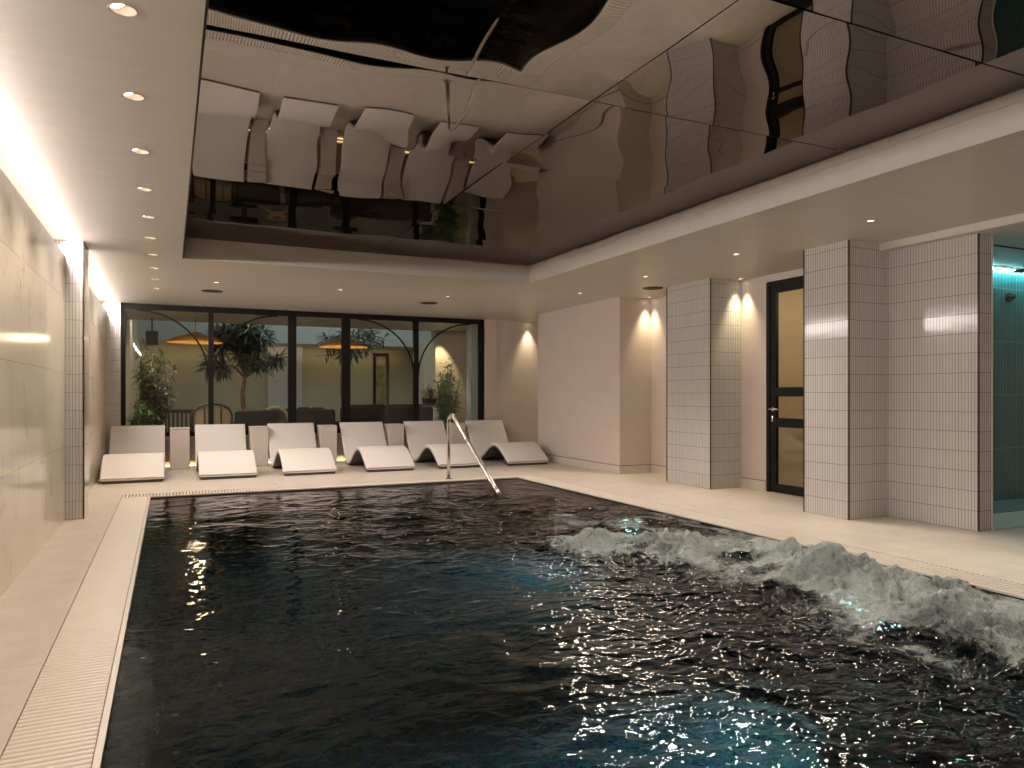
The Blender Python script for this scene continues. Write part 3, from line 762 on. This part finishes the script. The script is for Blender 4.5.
# spray droplets above the jets
mb = MB(); rr = random.Random(3)
OCT = [(1, 0, 0), (-1, 0, 0), (0, 1, 0), (0, -1, 0), (0, 0, 1), (0, 0, -1)]
OF = [(0, 2, 4), (2, 1, 4), (1, 3, 4), (3, 0, 4), (2, 0, 5), (1, 2, 5), (3, 1, 5), (0, 3, 5)]
for jx, jy, jh, jr in JETS:
    for _ in range(260):
        a = rr.uniform(0, 2*PI); q = abs(rr.gauss(0, 0.5))*jr
        x, y = jx+q*math.cos(a), jy+q*math.sin(a)
        if not (PX0+.05 < x < PX1-.03): continue
        z = -0.02+jh*math.exp(-(q/jr)**2*3.2)+abs(rr.gauss(0, 0.028))*(1.3 if jh > 0.1 else 0.8)
        s = rr.uniform(0.0012, 0.004)
        mb.add([(x+p[0]*s, y+p[1]*s, z+p[2]*s) for p in OCT], OF)
tag(mb.build('water_spray', M['drop'], None, True), 'fine white spray of droplets above the bubbling jets', 'spray', None, 'stuff')

# underwater lights and wall nozzles
def pool_light(x, y, z, nrm, lab, power, aim, size=1.3):
    t = thing('pool_light', lab, 'pool light', (x, y, z), 0, 'round underwater pool lights')
    n = Vector(nrm); q = n.to_track_quat('Z', 'Y').to_matrix().to_4x4()
    m = MB(); m.lathe([(0.085, 0.0), (0.082, 0.014), (0.066, 0.018)], n=28); m.v = [tuple(q @ Vector(v)) for v in m.v]; m.build('bezel', M['steel'], t, True)
    m = MB(); m.lathe([(0.067, 0.016), (0.04, 0.02), (0.0005, 0.022)], n=28); m.v = [tuple(q @ Vector(v)) for v in m.v]; m.build('lens', M['lamp_teal'], t, True)
    p = Vector((x, y, z))+n*0.08
    spot(p, aim, power, size, 1.0, (0.45, 1.0, 0.92), 0.05, 'pool_lamp')
M['lamp_teal'] = mat_emit('pool_lamp_glow', (0.6, 1.0, 0.95), 3)
pool_light(PX1-0.0, 3.5, -0.62, (-1, 0, 0), 'round underwater light in the right pool wall, nearest the viewer', 800, (1.4, 2.8, D), 0.8)
pool_light(PX1-0.0, 6.3, -0.62, (-1, 0, 0), 'round underwater light in the right pool wall, farther from the viewer', 420, (2.0, 6.0, D), 1.3)
for k, y in enumerate((2.35, 2.62, 2.92)):
    t = thing('pool_nozzle', 'small white inlet nozzle under water along the left ledge, %s' % ('nearest', 'middle', 'farthest')[k], 'nozzle', (0.02, y, -0.062), 0, 'white inlet nozzles on the left ledge')
    MB().lathe([(0.012, 0.0), (0.011, 0.006), (0.006, 0.007)], n=16).build('ring', M['drop'], t, True)
    MB().lathe([(0.006, 0.005), (0.0004, 0.006)], n=16).build('cap', M['drop'], t, True)

# ------------------------------------------------------------------ lounge beyond the glass
LZ = 0.0
struct('floor_lounge', MB().box(-0.9, 8.0, YF+0.12, 21.0, -0.1, -0.001), M['lounge_floor'])
struct('ceiling_lounge', MB().box(-0.9, 8.0, YF+0.02, 14.9, 2.475, 2.6), M['ceiling'])
struct('wall_lounge_left', MB().box(-0.78, -0.68, YF+0.12, 20.5, 0, 4.6), M['cream'])
struct('wall_lounge_bulkhead', MB().box(-0.7, 8.0, 19.2, 19.35, 2.42, 4.6), M['paleblue'])
struct('ceiling_lounge.001', MB().box(-0.7, 8.0, 19.35, 20.5, 2.42, 2.55), M['ceiling'])
struct('ceiling_lounge.002', MB().box(-0.9, 8.0, 14.9, 20.6, 4.6, 4.7), M['paleblue'])
struct('wall_lounge_upstand', MB().box(-0.9, 8.0, 14.8, 14.9, 2.6, 4.6), M['paleblue'])
struct('wall_lounge_back', MB().box(-0.7, 8.0, 20.4, 20.5, 0, 2.42), M['olive'])
struct('wall_lounge_right', MB().box(6.9, 7.0, YF+0.12, 20.4, 0, 4.6), M['cream'])
# screens, pier, art
struct('wall_lounge_pier', MB().box(5.05, 5.95, 14.6, 14.9, 0, 2.475), M['cream'])
struct('wall_lounge_pier.001', MB().box(5.22, 5.40, 13.0, 13.25, 0, 2.475), M['paleblue'])
struct('wall_lounge_pier.002', MB().box(6.05, 6.5, 18.4, 18.9, 0, 2.5), M['cream'])
area((3.5, 17.0, 4.5), (3.5, 17.6, 0), 5, 3, 95, (0.80, 0.93, 1.0), 'skylight_glow')
area((2.6, 20.0, 2.38), (2.6, 20.38, 0.8), 6.5, 0.15, 11, (1, 0.78, 0.50), 'wall_wash')
spot((-0.45, 13.0, 2.45), (-0.72, 13.3, 0.9), 80, 1.3, 0.7, WARMER)
spot((-0.40, 16.0, 2.9), (-0.72, 16.4, 0.9), 50, 1.5, 0.7, WARMER)
spot((5.12, 14.35, 2.45), (5.2, 14.7, 0.6), 80, 1.0, 0.6, WARMER)
spot((4.75, 13.1, 2.44), (4.85, 13.5, 0.9), 75, 0.9, 0.6, (1, 0.9, 0.75))
spot((0.0, 12.95, 2.44), (-0.05, 13.3, 0.7), 70, 0.9, 0.6, (1, 0.9, 0.75))
spot((1.6, 15.4, 3.6), (1.35, 16.1, 1.4), 40, 0.8, 0.6, WARMER)

def pendant(x, y, z, lab):
    t = thing('pendant_lamp', lab, 'pendant lamp', (x, y, z), 0, 'wide woven pendant lamps in the lounge')
    MB().tube([(0, 0, 0.14), (0, 0, 2.475-z if y < 14.9 else 4.6-z)], 0.005, 8).build('cord', M['black'], t)
    m = MB(); m.lathe([(0.47, -0.045), (0.475, -0.03), (0.36, 0.035), (0.17, 0.09), (0.12, 0.095), (0.10, 0.135), (0.03, 0.15), (0.001, 0.15)], n=56)
    m.lathe([(0.001, 0.14), (0.095, 0.12), (0.16, 0.08), (0.35, 0.026), (0.465, -0.04), (0.47, -0.045)], n=56)
    m.build('lamp_shade', M['shade'], t, True)
    ri = MB()
    for k in range(28):
        a = 2*PI*k/28; c, s = math.cos(a), math.sin(a)
        ri.tube([(0.473*c, 0.473*s, -0.036), (0.36*c, 0.36*s, 0.039), (0.17*c, 0.17*s, 0.094)], 0.004, 5)
    r_ = ri.build('rib_weave', M['shade'], t); r_['kind'] = 'stuff'
    m = MB(); bmx = bmesh.new(); bmesh.ops.create_uvsphere(bmx, u_segments=16, v_segments=10, radius=0.05); m.bm(bmx)
    m.v = [(v[0], v[1], v[2]+0.05) for v in m.v]; m.build('bulb', M['bulb'], t, True)
    point((x, y, z-0.02), 16, WARMER, 0.06)
pendant(0.42, 14.3, 2.10, 'wide woven straw pendant lamp in the lounge, left one beside the leafy tree')
pendant(3.06, 14.3, 2.09, 'wide woven straw pendant lamp in the lounge, right one before the middle mullion')

# foliage
def leaf_faces(m, p, d, L, wd, droop, r, n=4):
    d = d.normalized(); side = d.cross(Vector((0, 0, 1)))
    side = side.normalized() if side.length > 1e-3 else Vector((1, 0, 0))
    side = (side + Vector((r.uniform(-.4, .4), r.uniform(-.4, .4), r.uniform(-.4, .4)))).normalized()
    vs = []; q = Vector(p)
    for i in range(n+1):
        t = i/n; wv = wd*math.sin(PI*(0.08+0.88*t))**0.8
        if i == n: wv = 0.001
        vs += [q-side*wv/2, q+side*wv/2]
        q = q+(d+Vector((0, 0, -droop*t*1.6)))*(L/n)
    m.add(vs, [(2*i, 2*i+1, 2*i+3, 2*i+2) for i in range(n)])
def tree(x, y, hz, lab, seed, crown, leafmat, nl=46, base=0.40):
    r = random.Random(seed)
    t = thing('potted_tree', lab, 'tree', (x, y, 0), 0, 'potted trees in the lounge')
    MB().lathe([(0.0005, 0), (0.22, 0.0), (0.29, base*0.9), (0.30, base), (0.27, base), (0.265, base-0.04), (0.0005, base-0.04)], n=28).build('planter', M['pot'], t, True)
    pts = [(0.03*math.sin(k*1.3), 0.02*math.cos(k), base-0.05+(hz-base)*k/6) for k in range(7)]
    MB().tube(pts, [0.062-0.004*k for k in range(7)], 12).build('trunk', M['bark'], t, True)
    top = Vector(pts[-1]); br = MB(); fo = MB()
    for k in range(16):
        a = r.uniform(0, 2*PI); q = r.uniform(0.25, 1.0)
        tip = top+Vector((math.cos(a)*crown[0]*q, math.sin(a)*crown[0]*q*0.9, crown[1]*r.uniform(0.15, 1.0)))
        mid = (top+tip)/2+Vector((0, 0, 0.08))
        br.tube([top-Vector((0, 0, 0.1)), mid, tip], [0.022, 0.014, 0.008], 6)
        for c_ in range(3):
            cc = tip+Vector((r.gauss(0, .13), r.gauss(0, .13), r.gauss(0, .09)))
            for _ in range(nl):
                dd = Vector((r.gauss(0, 1), r.gauss(0, 1), r.gauss(-0.05, 0.6)))
                leaf_faces(fo, cc+dd.normalized()*0.04, dd, r.uniform(0.18, 0.32), 0.042, 0.35, r)
    br.build('branches', M['bark'], t, True); o = fo.build('foliage', leafmat, t)
tree(1.42, 16.4, 1.62, 'potted tree with a dark mop of long leaves and lit trunk, behind the second pane', 5, (0.66, 0.95), M['leaf_dark'], 46)
tree(3.40, 15.9, 2.05, 'dark potted tree in the lounge behind the middle mullion and right pendant lamp', 9, (0.75, 0.5), M['leaf_dark'], 12)
def shrub(x, y, h, rad, lab, seed, leafmat, n=14, L=(0.10, 0.18), wd=0.022, dens=30, pot=0.35, group='potted bushy plants behind the window'):
    r = random.Random(seed)
    t = thing('potted_plant', lab, 'plant', (x, y, 0), 0, group)
    MB().lathe([(0.0005, 0), (0.13, 0.0), (0.17, pot*0.95), (0.175, pot), (0.155, pot), (0.15, pot-0.03), (0.0005, pot-0.03)], n=24).build('planter', M['pot'], t, True)
    st = MB(); fo = MB()
    for k in range(n):
        a = r.uniform(0, 2*PI); q = rad*r.uniform(0.2, 1.0); hh = pot+(h-pot)*r.uniform(0.45, 1.0)*(1.15-0.45*q/rad)
        hh = min(hh, h)
        p0 = Vector((0.06*math.cos(a), 0.06*math.sin(a), pot-0.04)); p2 = Vector((q*math.cos(a), q*math.sin(a), hh)); p1 = (p0*0.6+p2*0.4)+Vector((0, 0, 0.1))
        st.tube([p0, p1, p2], [0.008, 0.006, 0.003], 6)
        for _ in range(dens):
            tt = r.uniform(0.25, 1.0); b = p0*(1-tt)**2+p1*2*tt*(1-tt)+p2*tt*tt
            dd = Vector((r.gauss(0, 1), r.gauss(0, 1), r.gauss(0.15, 0.5)))
            leaf_faces(fo, b, dd, r.uniform(*L), wd, 0.35, r, 3)
    st.build('stems', M['leaf_olive'], t, True); fo.build('foliage', leafmat, t)
    return t
shrub(-0.25, 13.45, 2.02, 0.36, 'tall bushy dark green plant behind the leftmost pane', 21, M['leaf_olive'], 40, (0.10, 0.18), 0.026, 60)
shrub(-0.42, 12.98, 1.02, 0.20, 'low bright green plant at the left window end, before the taller bush', 22, M['leaf'], 16, (0.07, 0.12), 0.026, 34, 0.42)
shrub(4.83, 13.25, 1.86, 0.24, 'tall lit green palm-like plant at the right end of the window', 23, M['leaf'], 26, (0.11, 0.20), 0.024, 55)
sp = shrub(4.80, 14.25, 0.34, 0.16, 'small spiky plant standing on the grey console near the right pane', 24, M['leaf_olive'], 10, (0.12, 0.2), 0.018, 16, 0.12)
sp.location.z = 0.9355
# lounge furniture
def sofa(x, y, wdt, lab, bodym, backm, rz=0, ht=0.92):
    t = thing('sofa', lab, 'sofa', (x, y, 0), rz, 'low upholstered sofas in the lounge')
    h = wdt/2
    MB().bbox(-h, h, 0.0, 0.85, 0.10, 0.40, 0.03).build('seat_base', bodym, t)
    MB().bbox(-h, h, -0.12, 0.10, 0.10, ht, 0.05, 0, 3).build('backrest', bodym, t, True)
    for s in (-1, 1): MB().bbox(min(s*h, s*(h-0.14)), max(s*h, s*(h-0.14)), -0.05, 0.85, 0.38, 0.62, 0.04, 0, 3).build('armrest', bodym, t, True)
    n = max(2, int(wdt/0.75)); cw_ = (wdt-0.3)/n
    for k in range(n):
        a = -h+0.15+k*cw_
        MB().bbox(a+0.005, a+cw_-0.005, 0.10, 0.84, 0.40, 0.53, 0.03, 0, 3).build('seat_cushion', bodym, t, True)
        MB().bbox(a+0.005, a+cw_-0.005, 0.06, 0.26, 0.54, ht+0.04, 0.05, 0, 3).build('back_cushion', backm, t, True)
    for sx in (-1, 1):
        for yy in (-0.05, 0.78): MB().tube([(sx*(h-0.08), yy, 0.1), (sx*(h-0.08), yy, 0.0)], 0.018, 10).build('leg', M['wood_dark'], t)
sofa(1.38, 13.5, 0.72, 'small taupe sofa seen from behind through the second pane', M['sofa'], M['sofa_tan'], 0, 0.84)
sofa(2.30, 13.3, 0.78, 'dark sofa seen from behind through the middle pane', M['sofa'], M['sofa'], 0, 0.86)
sofa(3.65, 13.25, 1.72, 'long dark sofa seen from behind through the fourth and fifth panes', M['sofa'], M['sofa'], 0, 0.90)
def armchair(x, y, rz, lab):
    t = thing('armchair', lab, 'armchair', (x, y, 0), rz)
    # bent-wood hoop
    pts = []
    for k in range(17):
        a = PI*k/16; pts.append((-0.31*math.cos(a), 0.0-0.02*math.sin(a), 0.60+0.36*math.sin(a)**0.45))
    m = MB(); m.tube([(-0.31, 0.0, 0.0)]+pts+[(0.31, 0.0, 0.0)], 0.02, 10); m.build('back_hoop', M['wood_dark'], t, True)
    m = MB()
    for k in range(-1, 2): m.tube([(0.13*k, 0.0, 0.45), (0.13*k, -0.02, 0.93)], 0.009, 8)
    m.build('spindles', M['wood_dark'], t)
    MB().bbox(-0.27, 0.27, 0.01, 0.025, 0.56, 0.90, 0.006).build('cane_back', M['cane'], t)
    MB().bbox(-0.30, 0.30, 0.0, 0.55, 0.36, 0.45, 0.03, 0, 3).build('seat', M['sofa_tan'], t, True)
    for s in (-1, 1):
        m = MB(); m.tube([(s*0.31, 0.0, 0.66), (s*0.33, 0.28, 0.64), (s*0.30, 0.55, 0.60), (s*0.29, 0.55, 0.0)], 0.018, 10); m.build('arm', M['wood_dark'], t, True)
armchair(0.66, 13.40, 0.0, 'dark bentwood armchair with a cane back, in the lounge behind the first mullion')
def slat_chair(x, y, rz, lab):
    t = thing('slatted_chair', lab, 'chair', (x, y, 0), rz)
    MB().bbox(-0.24, 0.24, -0.02, 0.44, 0.42, 0.46, 0.01).build('seat', M['wood_dark'], t)
    m = MB(); m.bbox(-0.22, 0.22, -0.02, 0.005, 0.80, 0.86, 0.01); m.build('top_rail', M['wood_dark'], t)
    for k in range(6): MB().bbox(-0.185+0.07*k, -0.155+0.07*k, -0.015, 0.0, 0.46, 0.80, 0.003).build('back_slat', M['wood_dark'], t)
    for sx, sy, z in ((-1, 0, 0.86), (1, 0, 0.86), (-1, 1, 0.42), (1, 1, 0.42)):
        MB().tube([(sx*0.22, -0.01+sy*0.42, 0), (sx*0.22, -0.01+sy*0.42, z)], 0.015, 10).build('leg', M['wood_dark'], t)
slat_chair(0.16, 14.3, 0.0, 'dark wooden chair with vertical back slats, behind the first pane')
t = thing('console_table', 'grey console cabinet by the window beside the tall lit plant', 'console', (4.84, 14.25, 0))
MB().bbox(-0.28, 0.28, -0.16, 0.18, 0.06, 0.90, 0.008).build('body', M['table'], t)
MB().bbox(-0.31, 0.31, -0.19, 0.20, 0.90, 0.935, 0.006).build('top', M['wood_dark'], t)
for s in (-1, 1): MB().bbox(s*0.14-0.13, s*0.14+0.13, -0.168, -0.158, 0.10, 0.86, 0.003).build('door', M['table'], t)
MB().bbox(-0.26, 0.26, -0.14, 0.16, 0, 0.06, 0.003).build('plinth', M['wood_dark'], t)
t = thing('round_armchair', 'round pale-rimmed tub chair right of the taupe sofa', 'chair', (1.86, 14.9, 0))
m = MB(); pts = [(0.25*math.cos(a), -0.02+0.12*math.sin(a)*0, 0.62+0.25*math.sin(a)) for a in [PI*k/14 for k in range(15)]]
m.tube(pts, 0.035, 10); m.build('back_ring', M['vase'], t, True)
MB().bbox(-0.26, 0.26, 0.0, 0.5, 0.32, 0.45, 0.05, 0, 3).build('seat', M['sofa_tan'], t, True)
MB().lathe([(0.22, 0.0), (0.20, 0.03), (0.05, 0.05), (0.05, 0.33)], (0, 0.25, 0), 24).build('pedestal', M['wood_dark'], t, True)
t = thing('framed_panel', 'tall narrow dark-framed panel on the back wall of the lounge', 'panel', (5.42, 20.36, 1.35))
m = MB(); m.box(-0.22, -0.15, -0.02, 0.03, -0.95, 0.95); m.box(0.15, 0.22, -0.02, 0.03, -0.95, 0.95); m.box(-0.15, 0.15, -0.02, 0.03, 0.86, 0.95); m.box(-0.15, 0.15, -0.02, 0.03, -0.95, -0.86)
m.build('frame', M['black'], t); MB().box(-0.15, 0.15, 0.0, 0.02, -0.86, 0.86).build('panel', M['glass_art'], t)
m = MB()
for k in range(3): m.box(-0.12, 0.12, -0.004, 0.0, 0.70-0.05*k, 0.72-0.05*k)
m.build('marks', M['vase'], t)
struct('wall_lounge_tile', MB().box(2.35, 3.25, 20.3, 20.4, 0.75, 2.42), M['tile'])
struct('wall_lounge_tile.001', MB().box(2.30, 3.30, 20.28, 20.4, 0.45, 0.75), M['wood_dark'])
t = thing('wall_speaker', 'square dark speaker mounted high on the left lounge wall', 'speaker', (-0.28, 14.4, 2.12))
MB().bbox(-0.10, 0.10, -0.08, 0.08, -0.12, 0.12, 0.012).build('cabinet', M['dark'], t)
MB().box(-0.085, 0.085, -0.084, -0.079, -0.105, 0.105).build('grille', M['black'], t)
MB().tube([(0, 0, 0.12), (0, 0, 0.355)], 0.012, 8).build('bracket', M['black'], t)
